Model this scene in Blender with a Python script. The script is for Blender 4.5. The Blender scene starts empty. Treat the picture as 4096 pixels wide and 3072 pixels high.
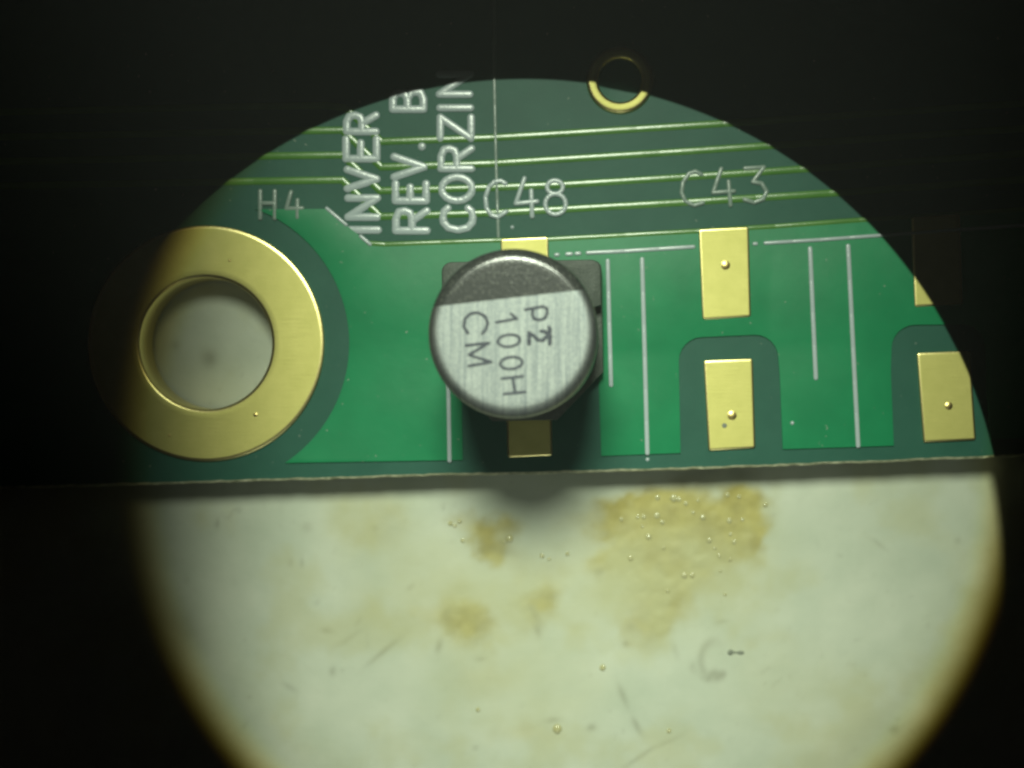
import bpy, bmesh, math, random
import numpy as np
from mathutils import Vector

# ------------------------------------------------------------------ scene, camera, world, lamps
# one Blender unit = one millimetre
scn = bpy.context.scene
scn.unit_settings.system = 'METRIC'
scn.unit_settings.scale_length = 0.001
scn.unit_settings.length_unit = 'MILLIMETERS'
COL = scn.collection
random.seed(7)
RNG = np.random.RandomState(11)

PXMM = 150.0                      # photograph pixels per millimetre on the board
CAMZ = 35.0
NPX, NPY = 2348.0, 1553.0         # the point straight below the camera
NX, NY = (NPX - 2048) / PXMM, -(NPY - 1536) / PXMM
TZ = -1.15                         # table top


def W(px, py, z=0.0):
    k = (CAMZ - z) / CAMZ
    return Vector((NX + (px - NPX) / PXMM * k, NY - (py - NPY) / PXMM * k, z))


cam_d = bpy.data.cameras.new('camera')
cam = bpy.data.objects.new('camera', cam_d)
COL.objects.link(cam)
cam.location = (NX, NY, CAMZ)
FW = 4096 / PXMM
cam_d.sensor_width = 36
cam_d.lens = 36 * CAMZ / FW
cam_d.shift_x = -NX / FW
cam_d.shift_y = -NY / FW
cam_d.clip_start = 0.5
cam_d.clip_end = 500
cam_d.dof.use_dof = True
cam_d.dof.focus_distance = CAMZ - 2.2
cam_d.dof.aperture_fstop = 0.046 / (2 * 0.42)
scn.camera = cam

w = bpy.data.worlds.new('World')
scn.world = w
w.use_nodes = True
w.node_tree.nodes['Background'].inputs[0].default_value = (0.9, 0.75, 0.65, 1)
w.node_tree.nodes['Background'].inputs[1].default_value = 0.002

vs = scn.view_settings
vs.view_transform = 'Standard'
scn.cycles.filter_width = 2.0
vs.look = 'None'
vs.exposure = 0.14
vs.gamma = 1.0
vs.use_curve_mapping = False


def projector(name, loc, target, radius, power, color):  # round field added to the lamp to stand for the eyepiece's dark surround
    """A microscope illuminator: a disc lamp whose round field diaphragm is
    imaged on the board plane (z = 0), with the colour fringe of its lens."""
    L = bpy.data.lights.new(name, 'AREA')
    L.shape = 'DISK'
    L.size = radius * 2
    L.energy = power
    L.color = color
    o = bpy.data.objects.new(name, L)
    COL.objects.link(o)
    o.location = loc
    o.rotation_euler = (Vector(target) - Vector(loc)).to_track_quat('-Z', 'Y').to_euler()
    L.use_nodes = True
    nt = L.node_tree
    N, K = nt.nodes, nt.links
    em = next(n for n in N if n.type == 'EMISSION')
    geo = N.new('ShaderNodeNewGeometry')

    def vm(op, a, b=None, out=0):
        n = N.new('ShaderNodeVectorMath'); n.operation = op
        for i, v in enumerate((a, b)):
            if v is None: continue
            if isinstance(v, (tuple, list, Vector)): n.inputs[i].default_value = v
            else: K.new(v, n.inputs[i])
        return n.outputs[out]

    def ma(op, a, b=None):
        n = N.new('ShaderNodeMath'); n.operation = op
        for i, v in enumerate((a, b)):
            if v is None: continue
            if isinstance(v, (int, float)): n.inputs[i].default_value = v
            else: K.new(v, n.inputs[i])
        return n.outputs[0]

    def sstep(v, a, b, lo=1.0, hi=0.0):
        n = N.new('ShaderNodeMapRange'); n.interpolation_type = 'SMOOTHSTEP'
        K.new(v, n.inputs[0])
        for i, q in enumerate((a, b, lo, hi)): n.inputs[i + 1].default_value = q
        return n.outputs[0]

    sp = N.new('ShaderNodeSeparateXYZ'); K.new(geo.outputs['Position'], sp.inputs[0])
    si = N.new('ShaderNodeSeparateXYZ'); K.new(geo.outputs['Incoming'], si.inputs[0])
    t = ma('DIVIDE', ma('MULTIPLY', sp.outputs[2], -1.0), si.outputs[2])
    sc = N.new('ShaderNodeVectorMath'); sc.operation = 'SCALE'
    K.new(geo.outputs['Incoming'], sc.inputs[0]); K.new(t, sc.inputs['Scale'])
    p = vm('ADD', geo.outputs['Position'], sc.outputs[0])

    def dist(px, py):
        c = W(px, py)
        return vm('DISTANCE', p, (c.x, c.y, 0.0), out=1)
    d1 = dist(2099, 2237)                      # sharp edge of the eyepiece view, put into the lamp
    m1 = sstep(d1, 1922 / PXMM - 0.05, 1922 / PXMM + 0.03)
    d2 = dist(2270, 1800)                      # soft exit pupil cut, put into the lamp
    r2 = 1800 / PXMM
    d3 = dist(2350, 2550)                      # hot centre of the lamp
    g = sstep(d3, 0.5, 18.0, 1.0, 0.36)
    sx = N.new('ShaderNodeSeparateXYZ'); K.new(p, sx.inputs[0])
    g = ma('MULTIPLY', g, sstep(sx.outputs[0], -10.9, -5.0, 0.03, 1.0))   # eyepiece vignetting put into the lamp: weaker on the left
    base = ma('MULTIPLY', m1, g)
    comb = N.new('ShaderNodeCombineColor')
    for i, (a, b) in enumerate(((-0.75, 0.30), (-0.87, 0.26), (-1.12, 0.12))):
        K.new(ma('MULTIPLY', base, sstep(d2, r2 + a, r2 + b)), comb.inputs[i])
    K.new(comb.outputs[0], em.inputs['Color'])
    em.inputs['Strength'].default_value = 1.0
    return o


projector('microscope_lamp', (-0.8, 29.0, 60.0), (0.5, 0, 0), 9.0, 57000, (0.90, 1.0, 0.78))
projector('added_fill_lamp', (4.0, -56.0, 46.0), (0.5, 0, 0), 12.0, 6500, (0.88, 1.0, 0.85))  # added lamp with no seen source, only lifts the shadows


VEIL_DENSITY = 0.0014


# ------------------------------------------------------------------ materials
def mat(name, base=(0.5, 0.5, 0.5), rough=0.5, metal=0.0, spec=0.5, coat=0.0, coat_r=0.2):
    m = bpy.data.materials.new(name); m.use_nodes = True
    b = m.node_tree.nodes['Principled BSDF']
    b.inputs['Base Color'].default_value = (*base, 1)
    b.inputs['Roughness'].default_value = rough
    b.inputs['Metallic'].default_value = metal
    b.inputs['Specular IOR Level'].default_value = spec
    b.inputs['Coat Weight'].default_value = coat
    b.inputs['Coat Roughness'].default_value = coat_r
    return m


def nd(m, kind, **kw):
    n = m.node_tree.nodes.new(kind)
    for k, v in kw.items():
        if hasattr(n, k): setattr(n, k, v)
        else: n.inputs[k.replace('_', ' ')].default_value = v
    return n


def lk(m, a, b): m.node_tree.links.new(a, b)


def bsdf(m): return m.node_tree.nodes['Principled BSDF']


def coords(m, scale=(1, 1, 1), rot=(0, 0, 0)):
    g = nd(m, 'ShaderNodeNewGeometry')
    mp = nd(m, 'ShaderNodeMapping')
    mp.inputs['Scale'].default_value = scale
    mp.inputs['Rotation'].default_value = rot
    lk(m, g.outputs['Position'], mp.inputs[0])
    return mp.outputs[0]


def noise(m, vec, scale, detail=3.0, rough=0.6):
    n = nd(m, 'ShaderNodeTexNoise')
    n.inputs['Scale'].default_value = scale
    n.inputs['Detail'].default_value = detail
    n.inputs['Roughness'].default_value = rough
    lk(m, vec, n.inputs['Vector'])
    return n.outputs[0]


def ramp(m, fac, stops):
    r = nd(m, 'ShaderNodeValToRGB')
    e = r.color_ramp.elements
    while len(e) < len(stops): e.new(0.5)
    for el, (p, c) in zip(e, stops):
        el.position = p; el.color = (*c, 1) if len(c) == 3 else c
    lk(m, fac, r.inputs[0])
    return r.outputs[0]


def bump(m, h, strength, dist, prev=None):
    b = nd(m, 'ShaderNodeBump')
    b.inputs['Strength'].default_value = strength
    b.inputs['Distance'].default_value = dist
    lk(m, h, b.inputs['Height'])
    if prev is not None: lk(m, prev, b.inputs['Normal'])
    lk(m, b.outputs[0], bsdf(m).inputs['Normal'])
    return b.outputs[0]


def mottled(m, a, b, scale, dust=0.0):
    c = coords(m)
    n = noise(m, c, scale, 4)
    col = ramp(m, n, [(0.35, a), (0.65, b)])
    if dust:
        d = ramp(m, noise(m, c, 7.0, 2, 0.4), [(0.735, (0, 0, 0)), (0.80, (dust, dust, dust))])
        x = nd(m, 'ShaderNodeMix', data_type='RGBA')
        lk(m, d, x.inputs[0]); lk(m, col, x.inputs[6]); x.inputs[7].default_value = (0.35, 0.38, 0.33, 1)
        col = x.outputs[2]
    lk(m, col, bsdf(m).inputs['Base Color'])
    return c


M = {}
m = M['mask'] = mat('solder_mask_bare', rough=0.50, spec=0.28)
c = mottled(m, (0.017, 0.098, 0.068), (0.022, 0.112, 0.078), 0.8, 0.6)
bump(m, noise(m, c, 3, 4), 0.16, 0.03)
m = M['mask_cu'] = mat('solder_mask_over_copper', rough=0.45, spec=0.30)
c = mottled(m, (0.007, 0.215, 0.085), (0.010, 0.250, 0.100), 0.6, 0.6)
bump(m, noise(m, c, 3, 4), 0.16, 0.03)
m = M['trace'] = mat('solder_mask_over_trace', rough=0.26, spec=1.0)
c = mottled(m, (0.075, 0.220, 0.035), (0.100, 0.260, 0.045), 1.2)
bump(m, noise(m, c, 14, 3), 0.15, 0.02)
m = M['gold'] = mat('gold_plating', (0.80, 0.60, 0.21), rough=0.60, metal=1.0)
c = coords(m, (1.2, 26, 1), (0, 0, math.radians(-2)))
n = noise(m, c, 1.0, 5, 0.7)
c2 = coords(m)
lk(m, ramp(m, noise(m, c2, 2.2, 4), [(0.3, (0.64, 0.60, 0.21)), (0.7, (0.70, 0.65, 0.24))]), bsdf(m).inputs['Base Color'])
b1 = bump(m, n, 0.16, 0.03)
bump(m, noise(m, c2, 30, 2), 0.12, 0.01, b1)
m = M['gold_edge'] = mat('gold_plating_edge', (0.95, 0.82, 0.36), rough=0.34, metal=1.0)  # lighter, smoother copy of the gold, gives bevels their bright highlight
c = coords(m)
bump(m, noise(m, c, 12, 3), 0.15, 0.02)
m = M['silk_thin'] = mat('silkscreen_ink_thin', (0.24, 0.32, 0.28), rough=0.30, spec=0.7)
c = coords(m)
bump(m, noise(m, c, 8, 2), 0.3, 0.03)
m = M['silk'] = mat('silkscreen_ink', (0.46, 0.54, 0.56), rough=0.27, spec=0.9)
c = coords(m)
bump(m, noise(m, c, 8, 2), 0.18, 0.03)
m = M['fr4'] = mat('fibreglass_edge', (0.36, 0.36, 0.22), rough=0.7)
c = mottled(m, (0.22, 0.24, 0.14), (0.55, 0.55, 0.38), 6)
bump(m, noise(m, c, 12, 3), 0.6, 0.05)
m = M['alu'] = mat('brushed_aluminium', (0.60, 0.62, 0.60), rough=0.56, metal=1.0)
c = coords(m, (30, 0.45, 1), (0, 0, math.radians(-3)))
n = noise(m, c, 1.0, 4, 0.7)
c2 = coords(m)
mixv = nd(m, 'ShaderNodeMath', operation='MULTIPLY')
lk(m, n, mixv.inputs[0]); lk(m, ramp(m, noise(m, c2, 22, 2), [(0.35, (.42, .42, .42)), (0.7, (.62, .62, .62))]), mixv.inputs[1])
lk(m, ramp(m, mixv.outputs[0], [(0.15, (0.20, 0.23, 0.25)), (0.36, (0.48, 0.51, 0.49))]), bsdf(m).inputs['Base Color'])
b1 = bump(m, n, 0.26, 0.03)
bump(m, noise(m, c2, 24, 2), 0.16, 0.02, b1)
m = M['band'] = mat('black_band_ink', (0.022, 0.022, 0.022), rough=0.22, spec=0.9)
c = coords(m)
n = noise(m, c, 20, 2, 0.5)
lk(m, ramp(m, n, [(0.58, (0.045, 0.050, 0.048)), (0.68, (0.15, 0.16, 0.14))]), bsdf(m).inputs['Base Color'])
bump(m, n, 0.16, 0.03)
m = M['ink'] = mat('marking_ink', (0.045, 0.050, 0.075), rough=0.6)
c = mottled(m, (0.035, 0.04, 0.065), (0.075, 0.085, 0.11), 9)
m = M['plastic'] = mat('base_plastic', (0.07, 0.085, 0.065), rough=0.55)
c = mottled(m, (0.060, 0.078, 0.064), (0.085, 0.105, 0.086), 9)
bump(m, noise(m, c, 16, 3), 0.5, 0.03)
m = M['tin'] = mat('tinned_lead', (0.6, 0.6, 0.58), rough=0.4, metal=1.0)
m = M['bead'] = mat('flux_bead', (0.50, 0.48, 0.26), rough=0.12, spec=0.8)
m = M['speck'] = mat('dark_speck', (0.22, 0.24, 0.19), rough=0.7)
m = M['solder'] = mat('gold_bump', (0.80, 0.62, 0.24), rough=0.36, metal=1.0)

m = M['table'] = mat('stained_white_mat', rough=0.50, spec=0.35)
at = nd(m, 'ShaderNodeAttribute'); at.attribute_name = 'stain'
sep = nd(m, 'ShaderNodeSeparateColor'); lk(m, at.outputs['Color'], sep.inputs[0])
c = coords(m)
clean = ramp(m, noise(m, c, 0.55, 5, 0.55), [(0.30, (0.51, 0.56, 0.45)), (0.70, (0.62, 0.655, 0.54))])


def mixc(m, fac, a, b):
    x = nd(m, 'ShaderNodeMix', data_type='RGBA')
    lk(m, fac, x.inputs[0]); lk(m, a, x.inputs[6])
    if isinstance(b, tuple): x.inputs[7].default_value = (*b, 1)
    else: lk(m, b, x.inputs[7])
    return x.outputs[2]


amber = ramp(m, noise(m, c, 1.6, 2, 0.5), [(0.3, (0.30, 0.24, 0.035)), (0.7, (0.48, 0.41, 0.10))])
x1 = mixc(m, sep.outputs[0], clean, amber)
x2 = mixc(m, sep.outputs[1], x1, (0.16, 0.15, 0.09))
x3 = mixc(m, sep.outputs[2], x2, (0.50, 0.50, 0.29))
lk(m, x3, bsdf(m).inputs['Base Color'])
bump(m, noise(m, c, 3.0, 4), 0.12, 0.08)


# ------------------------------------------------------------------ helpers
def tag(o, label=None, cat=None, group=None, kind=None):
    if label: o['label'] = label
    if cat: o['category'] = cat
    if group: o['group'] = group
    if kind: o['kind'] = kind
    return o


def empty(name, loc):
    o = bpy.data.objects.new(name, None); COL.objects.link(o); o.location = loc
    o.empty_display_size = 0.5
    return o


def link(name, bm, material, parent=None, smooth=True, origin=None):
    me = bpy.data.meshes.new(name)
    bmesh.ops.recalc_face_normals(bm, faces=bm.faces)
    if parent is not None: off = parent.location
    elif origin is not None: off = Vector(origin)
    else: off = Vector((0, 0, 0))
    bmesh.ops.translate(bm, verts=bm.verts, vec=-off)
    bm.to_mesh(me); bm.free()
    for mt in (material if isinstance(material, (list, tuple)) else [material]): me.materials.append(mt)
    for p in me.polygons: p.use_smooth = smooth
    o = bpy.data.objects.new(name, me); COL.objects.link(o)
    if parent is not None: o.parent = parent
    elif origin is not None: o.location = origin
    return o


def capsule(bm, a, b, r, h, z, p=2.4, n=8, capn=5):
    """a rounded low ridge from a to b, half-width r, height h, standing on z"""
    a = Vector((a[0], a[1])); b = Vector((b[0], b[1]))
    d = b - a
    d = d.normalized() if d.length > 1e-6 else Vector((1, 0))
    s = Vector((-d.y, d.x))
    prof = []
    for i in range(n + 1):
        t = math.pi * i / n
        u = math.copysign(abs(math.cos(t)) ** (2 / p), math.cos(t)) * r
        prof.append((u, h * abs(math.sin(t)) ** (2 / p)))
    L = max(1, int((b - a).length / 0.8))
    rings = []
    for k in range(capn + 1):                       # start cap
        t = math.pi / 2 * k / capn
        rings.append((a - d * (r * math.cos(t)), max(math.sin(t), 0.02)))
    for k in range(1, L): rings.append((a.lerp(b, k / L), 1.0))
    for k in range(capn + 1):
        t = math.pi / 2 * k / capn
        rings.append((b + d * (r * math.sin(t)), max(math.cos(t), 0.02)))
    prev = None
    for c0, f in rings:
        hz = f ** (2 / p)
        row = [bm.verts.new((c0.x + s.x * u * f, c0.y + s.y * u * f, z + v * hz)) for u, v in prof]
        if prev:
            for i in range(n): bm.faces.new((prev[i], prev[i + 1], row[i + 1], row[i]))
        prev = row


def polyline(bm, pts, r, h, z, closed=False, **kw):
    pts = list(pts)
    if closed: pts.append(pts[0])
    for a, b in zip(pts, pts[1:]): capsule(bm, a, b, r, h, z, **kw)


def ell(cx, cy, rx, ry, rot=0.0, a0=0, a1=360, n=16):
    out = []
    for i in range(n + 1):
        t = math.radians(a0 + (a1 - a0) * i / n)
        x, y = rx * math.cos(t), ry * math.sin(t)
        q = math.radians(rot)
        out.append((cx + x * math.cos(q) - y * math.sin(q), cy + x * math.sin(q) + y * math.cos(q)))
    return out


def plate(poly, z0, z1, bev, seg=3):
    """flat plate of any outline with a rounded upper edge"""
    bm = bmesh.new()
    vb = [bm.verts.new((p[0], p[1], z0)) for p in poly]
    vt = [bm.verts.new((p[0], p[1], z1)) for p in poly]
    bm.faces.new(vt)
    n = len(poly)
    for i in range(n): bm.faces.new((vb[i], vb[(i + 1) % n], vt[(i + 1) % n], vt[i]))
    bmesh.ops.recalc_face_normals(bm, faces=bm.faces)
    bm.edges.ensure_lookup_table()
    top = [e for e in bm.edges if all(abs(v.co.z - z1) < 1e-6 for v in e.verts)]
    bmesh.ops.bevel(bm, geom=top, offset=bev, offset_type='OFFSET', segments=seg, profile=0.5, affect='EDGES', clamp_overlap=True)
    return bm


def lathe(prof, cx, cy, n=96, closed=False):
    bm = bmesh.new()
    rows = []
    for r, z in prof:
        if r < 1e-6: rows.append([bm.verts.new((cx, cy, z))])
        else: rows.append([bm.verts.new((cx + r * math.cos(2 * math.pi * i / n), cy + r * math.sin(2 * math.pi * i / n), z)) for i in range(n)])
    prs = list(zip(rows, rows[1:]))
    if closed: prs.append((rows[-1], rows[0]))
    for a, b in prs:
        for i in range(n):
            j = (i + 1) % n
            if len(a) == 1: bm.faces.new((a[0], b[i], b[j]))
            elif len(b) == 1: bm.faces.new((a[i], a[j], b[0]))
            else: bm.faces.new((a[i], a[j], b[j], b[i]))
    return bm


def sharp(o, deg=35):
    me = o.data
    try: me.set_sharp_from_angle(angle=math.radians(deg))
    except Exception: pass
    return o


# ------------------------------------------------------------------ value noise for stains
def vnoise(x, y, seed):
    r = np.random.RandomState(seed); T = r.rand(64, 64)
    xi, yi = np.floor(x).astype(int), np.floor(y).astype(int)
    fx, fy = x - xi, y - yi
    fx, fy = fx * fx * (3 - 2 * fx), fy * fy * (3 - 2 * fy)
    g = lambda i, j: T[i % 64, j % 64]
    return (g(xi, yi) * (1 - fx) + g(xi + 1, yi) * fx) * (1 - fy) + (g(xi, yi + 1) * (1 - fx) + g(xi + 1, yi + 1) * fx) * fy


def fbm(x, y, seed, oct=4):
    s, a, t = 0, 1.0, 0
    for k in range(oct):
        s = s + a * vnoise(x * 2 ** k, y * 2 ** k, seed + k); t += a; a *= 0.55
    return s / t


def ss(v, a, b):
    t = np.clip((v - a) / (b - a), 0, 1)
    return t * t * (3 - 2 * t)


# ------------------------------------------------------------------ table top
def axis(lo, hi, step, far):
    return np.concatenate(([-far, -far / 2, lo - 6, lo - 2], np.arange(lo, hi, step), [hi + 2, hi + 6, far / 2, far]))


gx = axis(-15, 15, 0.075, 70)
gy = axis(-12, 3.6, 0.075, 70)
X, Y = np.meshgrid(gx, gy)
kk = (CAMZ - TZ) / CAMZ
PX = NPX + (X - NX) * PXMM / kk       # photograph pixels, used only to place each stain
PY = NPY - (Y - NY) * PXMM / kk
wx = (fbm(PX / 120, PY / 120, 3) - 0.5) * 150
wy = (fbm(PX / 120, PY / 120, 23) - 0.5) * 150
QX, QY = PX + wx, PY + wy


def blob(x, y, rx, ry, s=1.0, rot=0):
    q = math.radians(rot)
    dx, dy = QX - x, QY - y
    u, v = dx * math.cos(q) + dy * math.sin(q), -dx * math.sin(q) + dy * math.cos(q)
    return s * np.exp(-((u / rx) ** 2 + (v / ry) ** 2) ** 1.5)


A = sum(blob(*b) for b in [
    (2720, 2050, 300, 120, 1.0), (2620, 2150, 210, 130, .95), (2920, 2140, 130, 120, .85), (2980, 1990, 90, 90, .8),
    (2560, 2260, 170, 90, .6), (2720, 2300, 170, 100, .6), (2640, 2420, 140, 90, .8), (2570, 2540, 110, 90, .55),
    (2400, 2270, 60, 60, .55), (2985, 2200, 60, 110, .6), (2450, 2060, 130, 80, .5),
    (2000, 2140, 110, 90, .75), (1960, 2200, 80, 50, .7), (1520, 2100, 130, 120, .42), (1900, 2090, 140, 60, .4),
    (1790, 2460, 190, 90, .62), (1900, 2500, 110, 100, .62), (2140, 2440, 90, 110, .55), (2190, 2390, 60, 60, .5),
    (2180, 2260, 120, 70, .45), (1960, 2720, 140, 110, .28), (2080, 2920, 170, 80, .35), (1820, 2340, 80, 60, .3),
    (3080, 2560, 130, 60, .25), (3150, 2900, 100, 60, .25), (2700, 2840, 70, 50, .2), (2280, 2110, 90, 60, .3)])
nz = 0.5 * fbm((PX + .3 * PY) / 85, (PY - .3 * PX) / 85, 41, 2) + 0.5 * fbm((PX - .6 * PY) / 240, (PY + .6 * PX) / 240, 141, 3)
A = np.clip(A, 0, 1.15)
amb = ss(A * (0.45 + 1.1 * nz), 0.03, 1.10) * 0.95
dirt = np.zeros_like(PX)
for (x, y, l, wd, rot, s) in [
    (2000, 2200, 70, 22, 10, .6), (2020, 2170, 30, 18, 0, .5), (2140, 2460, 50, 16, 60, .55), (2150, 2520, 30, 14, 70, .5),
    (2400, 2290, 20, 26, 0, .5), (1790, 2450, 26, 14, -50, .5), (1755, 2585, 14, 30, 10, .5), (865, 2095, 8, 18, 0, .5),
    (1160, 2250, 10, 16, 0, .4), (1205, 2250, 7, 18, 0, .45), (1310, 2520, 26, 12, 10, .5), (1155, 2745, 34, 10, 30, .4),
    (1400, 2550, 60, 11, -30, .35), (1550, 2595, 90, 11, -38, .45), (1330, 2690, 14, 20, 0, .35), (1640, 2350, 20, 10, -40, .4),
    (1920, 2635, 20, 10, 0, .35), (3575, 2920, 20, 16, 0, .55), (2365, 2910, 18, 14, 0, .4), (2550, 2905, 40, 11, 65, .45),
    (2490, 2780, 50, 11, 68, .4), (2570, 3020, 90, 9, -35, .35), (2660, 2970, 80, 8, -25, .35), (2700, 2600, 34, 9, 65, .3),
    (2530, 2510, 18, 14, 0, .5), (2505, 2575, 16, 12, 0, .5), (2610, 2535, 18, 30, 20, .3), (2880, 2490, 26, 8, -10, .3),
    (833, 1430, 34, 34, 0, .45), (700, 1380, 18, 18, 0, .35), (3830, 2160, 12, 12, 0, .3), (3520, 2180, 40, 6, 35, .3),
    (2790, 1900, 130, 40, -8, .6), (2960, 1890, 80, 40, 0, .5), (1430, 2490, 22, 9, -60, .4), (1500, 2110, 14, 9, 60, .4),
    (740, 2500, 110, 60, 60, .40), (1900, 2990, 12, 9, 0, .4), (2210, 2880, 30, 12, 0, .35), (1230, 2110, 22, 20, 0, .22)]:
    q = math.radians(rot)
    dx, dy = PX + wx * .12 - x, PY + wy * .12 - y
    u, v = dx * math.cos(q) + dy * math.sin(q), -dx * math.sin(q) + dy * math.cos(q)
    dirt = np.maximum(dirt, s * np.exp(-((u / l) ** 2 + (v / wd) ** 2)) * (0.55 + 0.9 * (nz - .1)))
ring = np.exp(-((np.hypot((PX - 2860) / 0.75, PY - 2640) - 75) / 20) ** 2) * ss(-(PX - 2880), -40, 60)
dirt = np.maximum(dirt, 0.30 * ring)
dirt = np.maximum(dirt, 0.45 * blob(2845, 2690, 34, 36))
dust = ss(fbm((QX + .4 * QY) / 34 + 7, (QY - .5 * QX) / 34, 77, 3), 0.72, 0.95) * 0.22
tan_ = ss(fbm(PX / 230, PY / 230, 91, 4), 0.48, 0.80) * 0.45
wide = sum(blob(*b) for b in [(2250, 2330, 480, 220, .6), (1720, 2400, 360, 220, .55), (2050, 2760, 340, 200, .5), (1500, 2110, 200, 150, .5), (2750, 2260, 380, 280, .6), (3200, 2750, 260, 160, .35)])
tan_ = np.clip(tan_ + np.clip(wide, 0, 1) * (0.25 + nz), 0, 0.85)
dirt = np.clip(np.maximum(dirt, dust), 0, 1)
Z = TZ + 0.05 * amb * (fbm(PX / 30, PY / 30, 55, 3) - 0.35) + 0.012 * (fbm(PX / 60, PY / 60, 66, 3) - .5)
nyy, nxx = X.shape
me = bpy.data.meshes.new('table_top')
idx = np.arange(nyy * nxx).reshape(nyy, nxx)
F = np.stack((idx[:-1, :-1], idx[:-1, 1:], idx[1:, 1:], idx[1:, :-1]), -1).reshape(-1, 4)
me.from_pydata(np.stack((X, Y, Z), -1).reshape(-1, 3).tolist(), [], F.tolist())
ca = me.color_attributes.new('stain', 'FLOAT_COLOR', 'POINT')
cc = np.ones((nyy * nxx, 4), np.float32)
cc[:, 0], cc[:, 1], cc[:, 2] = amb.ravel(), dirt.ravel(), tan_.ravel()
ca.data.foreach_set('color', cc.ravel())
for p in me.polygons: p.use_smooth = True
me.materials.append(M['table'])
table = bpy.data.objects.new('table_top', me); COL.objects.link(table)
tag(table, 'stained off-white work mat under the green circuit board', 'table', kind='structure')

# ------------------------------------------------------------------ circuit board
board = empty('circuit_board', W(2048, 1885, -1.0))
tag(board, 'green circuit board with gold pads and white lettering above the white mat', 'circuit board')
V2 = lambda L: [W(x, y).to_2d() for x, y in L]

# substrate: outline with the mounting hole and the via hole
RC = W(826, 1374)                     # mounting hole
VC = W(2480, 322)                     # small plated hole
HR, VR = 1.79, 0.60
edge_px = [(-1600, 1990), (0, 1946), (556, 1930), (1000, 1917), (1400, 1905), (1778, 1893), (2200, 1884), (2600, 1873), (3000, 1860), (3500, 1841), (3995, 1820), (4400, 1803), (5600, 1755)]
bot = []
for (x0, y0), (x1, y1) in zip(edge_px, edge_px[1:]):
    n = max(1, int((x1 - x0) / 28))
    for i in range(n):
        t = i / n
        p = W(x0 + (x1 - x0) * t, y0 + (y1 - y0) * t)
        p.y += random.uniform(-0.012, 0.012)
        bot.append(p)
bot.append(W(*edge_px[-1]))
outer = [(p.x, p.y) for p in bot] + [(bot[-1].x, 22.0), (bot[0].x, 22.0)]
circ = lambda c, r, n: [(c.x + r * math.cos(2 * math.pi * i / n), c.y + r * math.sin(2 * math.pi * i / n)) for i in range(n)]
bm = bmesh.new()


def loop_edges(pts, z):
    vs_ = [bm.verts.new((x, y, z)) for x, y in pts]
    return vs_, [bm.edges.new((vs_[i], vs_[(i + 1) % len(vs_)])) for i in range(len(vs_))]


tops, te = [], []
for pts in (outer, circ(RC, HR, 96), circ(VC, VR, 48)):
    v, e = loop_edges(pts, 0.0); tops.append(v); te += e
bmesh.ops.triangle_fill(bm, use_beauty=True, use_dissolve=False, edges=te)
for f in bm.faces: f.material_index = 0
for k, vt in enumerate(tops):
    rows = [vt]
    if k == 0:      # cut edge: a frayed chamfer, then the side
        for dy, z in ((0.055, -0.03), (0.075, -0.12), (0.06, -1.0)):
            rows.append([bm.verts.new((v.co.x, v.co.y - (dy + random.uniform(-.012, .012)) * (1 if v.co.y < 10 else -1), z)) for v in vt])
    else:
        rows.append([bm.verts.new((v.co.x, v.co.y, -1.0)) for v in vt])
    for a, b in zip(rows, rows[1:]):
        for i in range(len(a)):
            j = (i + 1) % len(a)
            f = bm.faces.new((a[i], a[j], b[j], b[i])); f.material_index = 1
o = link('substrate', bm, [M['mask'], M['fr4']], board, smooth=False)

# copper pour under the mask
CU = 0.05


def rcorner(cx, cy, rx, ry, a0, a1, n=6):
    return [(cx + rx * math.cos(math.radians(a0 + (a1 - a0) * i / n)), cy - ry * math.sin(math.radians(a0 + (a1 - a0) * i / n))) for i in range(n + 1)]


pour = []
# upper edge, left to right
pour += [(1020, 838), (1150, 837), (1306, 836)]
pour += [(1395, 908), (1482, 978), (1540, 982), (1760, 974), (1975, 966), (2200, 962), (2500, 946), (2788, 930), (3100, 911), (3434, 886), (3800, 862), (4300, 828), (5600, 745)]
pour += [(5600, 1700), (4300, 1745), (3960, 1758)]
# clearance round the right lower pad
pour += [(3955, 1700), (3942, 1480)] + rcorner(3850, 1390, 92, 92, 0, 90) + rcorner(3660, 1392, 95, 92, 90, 180) + [(3562, 1480), (3574, 1783)]
pour += [(3130, 1797), (3118, 1500)] + rcorner(3020, 1432, 92, 92, 0, 90) + rcorner(2810, 1444, 95, 95, 90, 180) + [(2717, 1560), (2722, 1812)]
# C48 clearance, widened so the can's shadow reads as one dark tone
pour += [(2405, 1824), (2396, 1560)] + rcorner(2305, 1460, 90, 92, 0, 90) + rcorner(1935, 1464, 90, 92, 90, 180) + [(1848, 1560), (1852, 1840)]
pour += [(1148, 1852)]
# arc round the mounting ring
a_start, a_end = -56.5, 69.0
for i in range(41):
    t = math.radians(a_start + (a_end - a_start) * i / 40)
    pour.append((826 + 572 * math.cos(t), 1374 - 572 * math.sin(t)))
pw = V2(pour)
bm = plate([(p.x, p.y) for p in pw], -0.02, CU, 0.055, 3)
bmesh.ops.triangulate(bm, faces=[f for f in bm.faces if len(f.verts) > 4])
o = sharp(link('copper_pour', bm, M['mask_cu'], board), 40)

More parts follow.
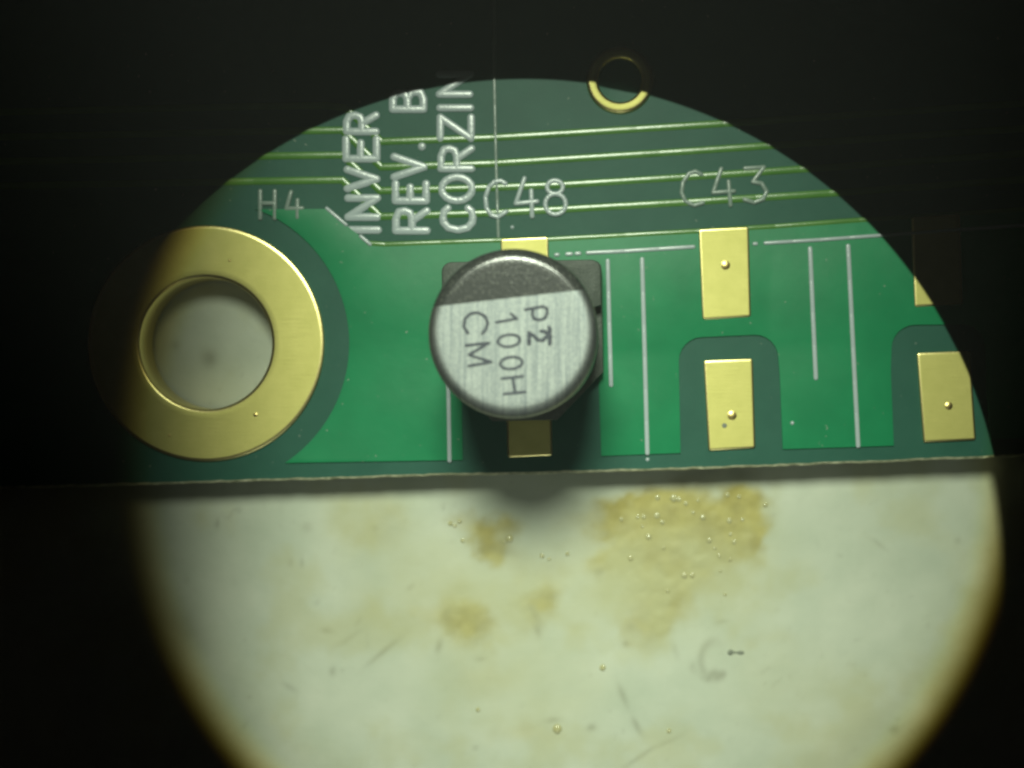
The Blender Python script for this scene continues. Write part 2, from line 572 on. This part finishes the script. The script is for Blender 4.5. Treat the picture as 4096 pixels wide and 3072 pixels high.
# traces: left level, 45 degree jog, right level
TR = 0.100
tr = [
    [(-1500, 480), (900, 428), (1300, 420), (1380, 430), (1525, 566), (1960, 551), (2200, 537), (2893, 494), (3600, 446), (5600, 310)],
    [(-1500, 580), (1098, 524), (1369, 521), (1525, 668), (1960, 654), (2200, 639), (2640, 612), (3070, 583), (3700, 540), (5600, 410)],
    [(-1500, 676), (1015, 625), (1369, 620), (1520, 763), (1960, 750), (2265, 738), (2729, 709), (3199, 677), (3800, 634), (5600, 506)],
    [(-1500, 770), (1015, 725), (1369, 720), (1522, 866), (1960, 852), (2265, 836), (2729, 810), (3317, 773), (3900, 731), (5600, 610)],
]
for L in tr:
    bm = bmesh.new()
    P = []
    for a, b in zip(L, L[1:]):
        n = max(1, int(math.hypot(b[0] - a[0], b[1] - a[1]) / 240))
        P += [(a[0] + (b[0] - a[0]) * i / n, a[1] + (b[1] - a[1]) * i / n) for i in range(n)]
    P.append(L[-1])
    polyline(bm, V2(P), TR, 0.034, -0.002, p=2.0, n=10)
    link('trace', bm, M['trace'], board)


# gold pads
def edge_faces(bm):
    bm.normal_update()
    for f in bm.faces: f.material_index = 0 if f.normal.z > 0.9985 else 1


# yellow-green ridge added on the pour's upper edge for its bright glint
bm = bmesh.new()
EL = [(1475, 974), (1540, 979), (1760, 971), (1975, 963), (2200, 958), (2500, 942), (2788, 926), (3100, 907), (3434, 882), (3800, 858), (4300, 824)]
polyline(bm, V2(EL), 0.075, 0.034, CU - .022, p=2.0, n=10)
link('pour_glint_ridge', bm, M['trace'], board)

def pad(corners, bumps=(), pits=()):
    r = 10
    poly = []
    cs = [Vector(c) for c in corners]
    for i in range(4):
        p, a, b = cs[i], cs[i - 1], cs[(i + 1) % 4]
        da, db = (a - p).normalized() * r, (b - p).normalized() * r
        for t in (0, .5, 1):
            poly.append(p + da * (1 - t) ** 2 + db * t ** 2)
    bm = plate([W(p.x, p.y).to_2d() for p in poly], -0.12, 0.085, 0.10, 5)
    for v in bm.verts:
        v.co.z = 0.075 - (0.085 - v.co.z) * 0.32 if v.co.z > -0.1 else -0.01
    edge_faces(bm)
    o = link('pad', bm, [M['gold'], M['gold_edge']], board)
    for p in o.data.polygons: p.use_smooth = p.material_index == 1
    for (x, y, rr) in bumps:
        c = W(x, y)
        bm = lathe([(rr * 1.3, 0.073), (rr * 1.1, 0.079), (rr * .8, 0.088), (rr * .4, 0.095), (0, 0.097)], c.x, c.y, 18)
        q = link('solder_bump', bm, M['solder'], board); q.parent = o; q.location = (0, 0, 0)
        q.matrix_parent_inverse.identity()
    for (x, y, rr) in pits:
        c = W(x, y)
        bm = lathe([(rr, 0.073), (rr * .9, 0.079), (rr * .55, 0.080), (0, 0.080)], c.x, c.y, 14)
        q = link('dark_pit', bm, M['speck'], board); q.parent = o; q.location = (0, 0, 0)
    return o


pad([(2002, 956), (2194, 947), (2200, 1310), (2012, 1318)])
pad([(2022, 1476), (2202, 1468), (2210, 1822), (2030, 1830)])
pad([(2794, 918), (2994, 907), (3003, 1268), (2809, 1280)], [(2901, 1062, .10)])
pad([(2814, 1442), (3010, 1434), (3021, 1792), (2833, 1803)], [(2927, 1662, .10)], [(2897, 1702, .07)])
pad([(3644, 868), (3838, 856), (3849, 1217), (3656, 1229)])
pad([(3666, 1412), (3878, 1402), (3902, 1760), (3692, 1770)], [(3792, 1624, .085)])

# plated mounting ring with barrel, small plated hole
OR = 3.15
prof = [(HR - .002, -1.02), (HR - .03, -1.0), (HR - .03, 0.03), (HR - .015, 0.055), (HR + .05, 0.075), (HR + .2, 0.075)]
prof += [(r, 0.075) for r in np.linspace(HR + .4, OR - .12, 5)]
prof += [(OR - .09, 0.0745), (OR - .06, 0.071), (OR - .03, 0.064), (OR - .008, 0.053), (OR, 0.04), (OR, -0.005)]
bm = lathe(prof, RC.x, RC.y, 160); bmesh.ops.recalc_face_normals(bm, faces=bm.faces); edge_faces(bm)
rng = link('mounting_ring', bm, [M['gold'], M['gold_edge']], board)
for (x, y, rr) in ((922, 1043, .03), (1025, 1659, .05), (681, 1741, .03)):
    c = W(x, y)
    q = link('solder_bump', lathe([(rr * 1.2, 0.074), (rr * .9, 0.081), (rr * .5, 0.087), (0, 0.089)], c.x, c.y, 14), M['solder'], board)
    q.parent = rng
OR2 = 0.90
prof = [(VR - .02, -1.0), (VR - .02, 0.0), (VR, 0.055), (VR + .05, 0.085), (OR2 - .10, 0.085), (OR2 - .04, 0.065), (OR2, 0.02), (OR2 + .003, -0.005)]
bm = lathe(prof, VC.x, VC.y, 72); bmesh.ops.recalc_face_normals(bm, faces=bm.faces); edge_faces(bm)
link('plated_hole', bm, [M['gold'], M['gold_edge']], board)
link('added_hole_plug', lathe([(VR - .025, -.06), (VR * .6, -.09), (0, -.10)], VC.x, VC.y, 48), M['mask'], board)  # plug added to hide the barrel; its green stands for veiled light

# ------------------------------------------------------------------ silkscreen
def crop(ox, oy, s):
    return lambda pts: V2([(ox + x / s, oy + y / s) for x, y in pts])


def text(word, glyphs, r, h, zf, mapper, material):
    for ch, strokes in zip(word, glyphs):
        bm = bmesh.new()
        for st in strokes: polyline(bm, mapper(st), r, h, zf, n=8, capn=4)
        link('silkscreen_letter', bm, material, board)['label'] = 'printed character %s in the mark %s' % (ch, word)


# upright-lettered cells, drawn as (u to the letter's right, v up), turned a quarter left on the board
G = {
    'I': [[(0, 0), (0, 1)]],
    'N': [[(0, 0), (0, 1)], [(0, 1), (1, 0)], [(1, 0), (1, 1)]],
    'V': [[(0, 1), (.5, 0)], [(.5, 0), (1, 1)]],
    'E': [[(0, 0), (0, 1)], [(0, 1), (1, 1)], [(0, .52), (.8, .52)], [(0, 0), (1, 0)]],
    'R': [[(0, 0), (0, 1)], [(0, 1), (.6, 1)], [(.6, 1), (.95, .9), (1, .72), (.9, .55), (.6, .48)], [(.6, .48), (0, .48)], [(.5, .48), (1, 0)]],
    'B': [[(0, 0), (0, 1)], [(0, 1), (.6, 1), (.95, .9), (.95, .62), (.6, .52)], [(.6, .52), (0, .52)], [(.6, .52), (1, .4), (1, .1), (.6, 0)], [(.6, 0), (0, 0)]],
    'C': [[(1, .84), (.85, .96), (.6, 1), (.35, .98), (.1, .82), (0, .5), (.1, .18), (.35, .02), (.6, 0), (.85, .04), (1, .16)]],
    'O': [[(.5 + .5 * math.cos(t * math.pi / 8), .5 + .5 * math.sin(t * math.pi / 8)) for t in range(17)]],
    'Z': [[(0, 1), (1, 1)], [(1, 1), (0, 0)], [(0, 0), (1, 0)]],
    '.': [[(0, .05), (0.12, .05)]],
}
C2 = (1200, 280, 1.8433)


def column(label, cells, r):
    for ch, xt, xb, yl, yr in cells:       # x of letter top and base, y of letter left and right
        bm = bmesh.new()
        for st in G[ch]:
            pts = [(C2[0] + (xb + (xt - xb) * v) / C2[2], C2[1] + (yl + (yr - yl) * u) / C2[2]) for u, v in st]
            polyline(bm, V2(pts), r, 0.048, 0.0, n=10, capn=5)
        link('silkscreen_letter', bm, M['silk'], board)['label'] = 'white printed %s in %s' % ('full stop' if ch == '.' else 'letter ' + ch, label)


column('the word INVER running up the board', [('I', 365, 575, 1180, 1160), ('N', 355, 570, 1085, 945), ('V', 350, 565, 875, 735), ('E', 340, 565, 655, 510), ('R', 345, 560, 455, 335)], 0.110)
column('the word REV. B running up the board', [('R', 708, 935, 1185, 1040), ('E', 705, 930, 965, 840), ('V', 695, 915, 790, 640), ('.', 690, 910, 565, 545), ('B', 685, 910, 290, 165)], 0.110)
column('the word CORZIN running up the board', [('C', 1055, 1275, 1180, 1020), ('O', 1045, 1270, 965, 790), ('R', 1040, 1265, 728, 580), ('Z', 1035, 1262, 505, 350), ('I', 1032, 1258, 280, 270), ('N', 1028, 1252, 180, 30)], 0.106)
mp2 = crop(1200, 280, 1.8433)
text('C48', [[[(1515, 838), (1480, 818), (1435, 825), (1392, 865), (1368, 940), (1376, 1020), (1410, 1070), (1460, 1085), (1520, 1045)]],
     [[(1655, 800), (1592, 985), (1748, 970)], [(1705, 890), (1712, 1080)]],
     [ell(1880, 865, 58, 50), ell(1884, 990, 76, 76)]], 0.066, 0.05, .01, mp2, M['silk'])
mp3 = crop(2200, 280, 1.7015)
text('C43', [[[(1030, 712), (990, 690), (945, 706), (905, 765), (895, 835), (920, 893), (980, 922), (1040, 905)]],
     [[(1165, 672), (1110, 835), (1252, 825)], [(1215, 760), (1228, 920)]],
     [[(1325, 670), (1455, 662), (1380, 762), (1440, 772), (1474, 828), (1450, 880), (1390, 902), (1322, 882)]]], 0.060, 0.045, .008, mp3, M['silk_thin'])
mp4 = crop(700, 450, 2.765)
text('H4', [[[(945, 870), (945, 1170)], [(1105, 870), (1105, 1170)], [(945, 1005), (1105, 1005)]],
     [[(1285, 880), (1235, 1066), (1410, 1060)], [(1355, 970), (1355, 1165)]]], 0.062, 0.05, .01, mp4, M['silk_thin'])


def sline(pts, r=0.062, z=CU - .003, h=0.04, material=None):
    bm = bmesh.new()
    P = []
    for a, b in zip(pts, pts[1:]):
        n = max(1, int(math.hypot(b[0] - a[0], b[1] - a[1]) / 110))
        P += [(a[0] + (b[0] - a[0]) * i / n, a[1] + (b[1] - a[1]) * i / n) for i in range(n)]
    P.append(pts[-1])
    polyline(bm, V2(P), r, h, z, n=8, capn=4)
    return link('silkscreen_line', bm, material or M['silk'], board)


sline([(1783, 1110), (1789, 1320), (1795, 1593), (1799, 1842)], .060)
sline([(2431, 1044), (2437, 1290), (2444, 1540)], .060)
sline([(2568, 1038), (2579, 1430), (2589, 1812)])
sline([(3239, 995), (3250, 1250), (3262, 1512)])
sline([(3391, 985), (3411, 1390), (3431, 1783)])
sline([(2350, 1012), (2500, 1005), (2773, 988)], .055)
for x in ((2224, 2232), (2268, 2285), (2305, 2318)):
    sline([(x[0], 1020 - (x[0] - 2224) * .06), (x[1], 1020 - (x[1] - 2224) * .06)], .055)
sline([(3060, 973), (3280, 960), (3512, 943), (4300, 886)], .05)
sline([(3016, 976), (3024, 976)], .05)
sline([(1972, -700), (1977, 310), (1984, 640), (1994, 962)], .046, 0.0, .036, M['silk_thin'])
sline([(1308, 834), (1386, 900)], .05, .03, .05)
sline([(1444, 946), (1482, 978)], .055, .03, .06)
for (x, y, z) in ((3168, 1692, CU), (2049, 909, 0), (2590, 1838, 0)):
    c = W(x, y); r = .045
    link('mask_blemish', lathe([(r * 1.2, z - .002), (r, z + .012), (r * .5, z + .028), (0, z + .032)], c.x, c.y, 10), M['silk'], board)

# ------------------------------------------------------------------ capacitor
ZT = 5.42
CC = W(2097, 1367)
CC.z = 0.05
cap = empty('capacitor', CC)
tag(cap, 'round aluminium can capacitor with black half-moon band and printed code, standing on C48', 'capacitor')
R0 = 1.93
cx, cy = CC.x, CC.y
prof = [(0, .62), (1.60, .62), (1.80, .66), (R0 + .01, .72), (R0 + .035, .80), (R0 + .01, .88), (R0 - .04, .95), (R0 - .10, 1.06), (R0 - .12, 1.16), (R0 - .10, 1.26), (R0 - .03, 1.38), (R0, 1.5)]
prof += [(R0, z) for z in np.linspace(2.0, ZT - .40, 6)]
RR = 0.28
for i in range(0, 10):
    t = math.radians(90 * i / 9)
    prof.append((R0 - RR + RR * math.cos(t), ZT - RR + RR * math.sin(t)))
prof += [(R0 - RR - .1, ZT), (1.2, ZT), (.7, ZT), (0, ZT)]
l0, l1 = W(1600 + 205 / 1.659, 900 + 545 / 1.659, ZT), W(1600 + 1190 / 1.659, 900 + 432 / 1.659, ZT)
dl = (l1 - l0).normalized(); nl = Vector((-dl.y, dl.x, 0))     # towards the band


def half(keep_band):
    bm = lathe(prof, cx, cy, 144)
    bmesh.ops.recalc_face_normals(bm, faces=bm.faces)
    g = bm.verts[:] + bm.edges[:] + bm.faces[:]
    if keep_band:
        bmesh.ops.bisect_plane(bm, geom=g, plane_co=l0, plane_no=-nl, clear_outer=True)
        g = bm.verts[:] + bm.edges[:] + bm.faces[:]
        bmesh.ops.bisect_plane(bm, geom=g, plane_co=(0, 0, ZT - .42), plane_no=(0, 0, -1), clear_outer=True)
    else:
        bmesh.ops.bisect_plane(bm, geom=g, plane_co=l0, plane_no=nl)
        g = bm.verts[:] + bm.edges[:] + bm.faces[:]
        bmesh.ops.bisect_plane(bm, geom=g, plane_co=(0, 0, ZT - .42), plane_no=(0, 0, 1))
        kill = [f for f in bm.faces if f.calc_center_median().z > ZT - .42 and (f.calc_center_median() - l0).dot(nl) > 1e-5]
        bmesh.ops.delete(bm, geom=kill, context='FACES')
    return bm


can = link('can', half(False), M['alu'], cap)
band = link('polarity_mark', half(True), M['band'], cap)
sharp(can, 60); sharp(band, 60)

rot2 = math.radians(1.0)


def RP(x, y): return (cx + x * math.cos(rot2) - y * math.sin(rot2), cy + x * math.sin(rot2) + y * math.cos(rot2))


S = 2.09


def rsq(s, r, n=5):
    out = []
    for (qx, qy, a) in ((1, 1, 0), (-1, 1, 90), (-1, -1, 180), (1, -1, 270)):
        for i in range(n + 1):
            t = math.radians(a + 90 * i / n)
            out.append(RP(qx * (s - r) + r * math.cos(t), qy * (s - r) + r * math.sin(t)))
    return out


bp = [p for p in rsq(S, .22)[:12]] + [RP(-S, -.85), RP(-.85, -S), RP(.85, -S), RP(S, -.85)]
sharp(link('base_plate', plate(bp, .10, .52, .04, 2), M['plastic'], cap), 40)
for (qx, qy) in ((1, 1), (-1, 1)):
    r = .26; poly = []
    rin = R0 + .05
    y0 = .80
    arc = []
    a0 = math.asin(y0 / rin); a1 = math.pi / 2 - a0
    for i in range(9):
        t = a1 + (a0 - a1) * i / 8
        arc.append((rin * math.cos(t), rin * math.sin(t)))
    outer_c = [(S - .03, y0 + .08)] + [(S - .03 - r + r * math.cos(math.radians(q)), S - .03 - r + r * math.sin(math.radians(q))) for q in range(0, 91, 15)] + [(y0 + .08, S - .03)]
    pts = [(qx * x, qy * y) for x, y in outer_c + arc]
    if qx * qy < 0: pts.reverse()
    sharp(link('corner_post', plate([RP(*p) for p in pts], .5, 1.05, .05, 2), M['plastic'], cap), 40)
for q in (1, -1):
    pts = [(-.33, q * 1.2), (.33, q * 1.2), (.33, q * (S - .02)), (-.33, q * (S - .02))]
    sharp(link('lead', plate([RP(*p) for p in (pts if q > 0 else pts[::-1])], .088, .2, .03, 2), M['tin'], cap), 40)


def mcan(pts): return [W(1600 + x / 1.659, 900 + y / 1.659, ZT).to_2d() for x, y in pts]
def mcan2(pts): return [W(1980 + x / 3.606, 1180 + y / 3.606, ZT).to_2d() for x, y in pts]


def mark(label, strokes, mapper, r=0.034):
    for ch, st in zip(label.split()[-1], strokes):
        bm = bmesh.new()
        for q in st: polyline(bm, mapper(q), r, 0.010, ZT - .002, n=6, capn=3)
        link('marking_character', bm, M['ink'], cap)['label'] = 'black printed %s on the can top' % ch


mark('CM', [[[(450, 718), (424, 675), (430, 625), (468, 588), (518, 582), (565, 606), (582, 650), (570, 695), (545, 720)]],
                          [[(438, 800), (590, 782)], [(590, 782), (458, 862)], [(458, 862), (605, 910)], [(605, 910), (458, 935)]]], mcan, .036)
mark('100H', [[[(640, 646), (775, 622), (738, 590)]], [ell(723, 768, 74, 40, -6)], [ell(738, 916, 74, 40, -6)],
                            [[(676, 1020), (815, 1004)], [(692, 1122), (830, 1108)], [(748, 1012), (764, 1114)]]], mcan, .034)
mark('P', [[[(440, 210), (560, 190), (690, 165), (750, 195), (755, 270), (715, 340), (640, 360), (565, 345), (535, 280), (550, 195)]]], mcan2, .036)
mark('2', [[[(492, 708), (492, 545), (560, 590), (625, 650), (690, 655), (745, 600), (760, 555), (720, 530), (665, 520)],
                                 [(780, 465), (790, 540), (770, 610), (795, 640), (790, 710)], [(800, 500), (760, 560), (805, 600)]]], mcan2, .044)

# ------------------------------------------------------------------ flux beads and specks on the table
def bead(px, py, r, label, group=None, name='flux_bead', cat='flux bead', material=None, sx=1.0):
    c = W(px, py, TZ)
    bm = bmesh.new()
    bmesh.ops.create_uvsphere(bm, u_segments=14, v_segments=8, radius=r)
    for v in bm.verts:
        v.co.x *= sx
        v.co.z *= .42
        k = 1 + .12 * math.sin(5 * v.co.x / r + px) * math.cos(4 * v.co.y / r + py)
        v.co.x *= k; v.co.y *= k
    bmesh.ops.translate(bm, verts=bm.verts, vec=c + Vector((0, 0, .018)))
    o = link(name, bm, material or M['bead'], origin=c)
    tag(o, label, cat, group)
    return o


rb = [(685, 185, 1.2), (820, 190, 1.7), (860, 200, 1.2), (920, 235, 1), (1020, 210, .8), (1265, 165, 1), (1360, 180, .9), (1580, 245, 1.1), (385, 365, 1), (520, 345, .9),
      (570, 345, 1.1), (680, 335, 1.4), (725, 390, 1), (1060, 350, 1.3), (1280, 378, 1.3), (1390, 370, .9), (560, 425, .7), (610, 510, 1.4), (1290, 490, .9), (1320, 555, 1.1),
      (1115, 540, 1.2), (1160, 605, .8), (460, 690, 1.2), (1285, 700, .9), (905, 830, 1.4), (970, 830, 1.2), (770, 960, .9), (1245, 990, .7), (1205, 795, .7), (980, 310, .8), (735, 605, .8), (1195, 670, .8)]
for x, y, s in rb:
    bead(2300 + x / 2.074, 1900 + y / 2.074, .062 * s, 'largest glinting flux bead at the top of the right brown stain' if s == 1.7 else 'tiny glinting amber flux bead in the brown stain right of the capacitor shadow', 'flux beads in the right brown stain')
for x, y, s in [(1600, 360, 1.1), (1645, 350, 1), (1622, 372, .8), (1660, 445, .9), (1890, 435, 1.7), (1862, 452, .9), (2050, 520, 1), (2175, 510, .9), (2085, 535, .7)]:
    bead(500 + x / 1.229, 1800 + y / 1.229, .062 * s, 'brightest flux bead just below left of the capacitor shadow tip' if s == 1.7 else 'tiny glinting flux bead at the left tip of the capacitor shadow', 'flux beads by the shadow tip')
bead(2229, 2915, .13, 'largest round clear flux bead near the bottom of the white mat')
bead(2410, 2670, .085, 'small clear flux bead on clean mat below the right brown stain')
bead(1912, 2838, .06, 'small clear flux bead left of the largest bead')
bead(2676, 2923, .06, 'small clear flux bead right of the largest bead')
for x, y, r, sx in ((2922, 2609, .075, 1.1), ):
    o = bead(x, y, r, 'dark dumbbell-shaped speck on the right of the mat', None, 'dark_speck', 'speck', M['speck'], sx)
    bm = bmesh.new(); bm.from_mesh(o.data)
    c = W(2962, 2611, TZ) - o.location
    g = bmesh.ops.create_uvsphere(bm, u_segments=14, v_segments=8, radius=.055)
    for v in g['verts']:
        v.co.x *= 2.0; v.co.z *= .5
        v.co += c
    g = bmesh.ops.create_uvsphere(bm, u_segments=10, v_segments=6, radius=.025)
    c = W(2940, 2610, TZ) - o.location
    for v in g['verts']:
        v.co.x *= 3.0
        v.co += c
    bm.to_mesh(o.data); bm.free()
    for p in o.data.polygons: p.use_smooth = True

# ------------------------------------------------------------------ volume added to lift the shadows, in place of lens glow
hm = bpy.data.materials.new('veiling'); hm.use_nodes = True
ht = hm.node_tree
for n in list(ht.nodes):
    if n.type == 'BSDF_PRINCIPLED': ht.nodes.remove(n)
pv = ht.nodes.new('ShaderNodeVolumePrincipled')
pv.inputs['Color'].default_value = (0.90, 0.92, 0.92, 1)
pv.inputs['Density'].default_value = VEIL_DENSITY
ht.links.new(pv.outputs[0], next(n for n in ht.nodes if n.type == 'OUTPUT_MATERIAL').inputs['Volume'])
bm = bmesh.new()
bmesh.ops.create_cube(bm, size=1.0)
for v in bm.verts:
    v.co.x *= 150; v.co.y *= 150
    v.co.z = 36.5 if v.co.z > 0 else TZ - 1.0
hz = link('veiling', bm, hm, smooth=False)
tag(hz, 'thin pale haze added over the board in place of lens glow', 'veiling', kind='stuff')
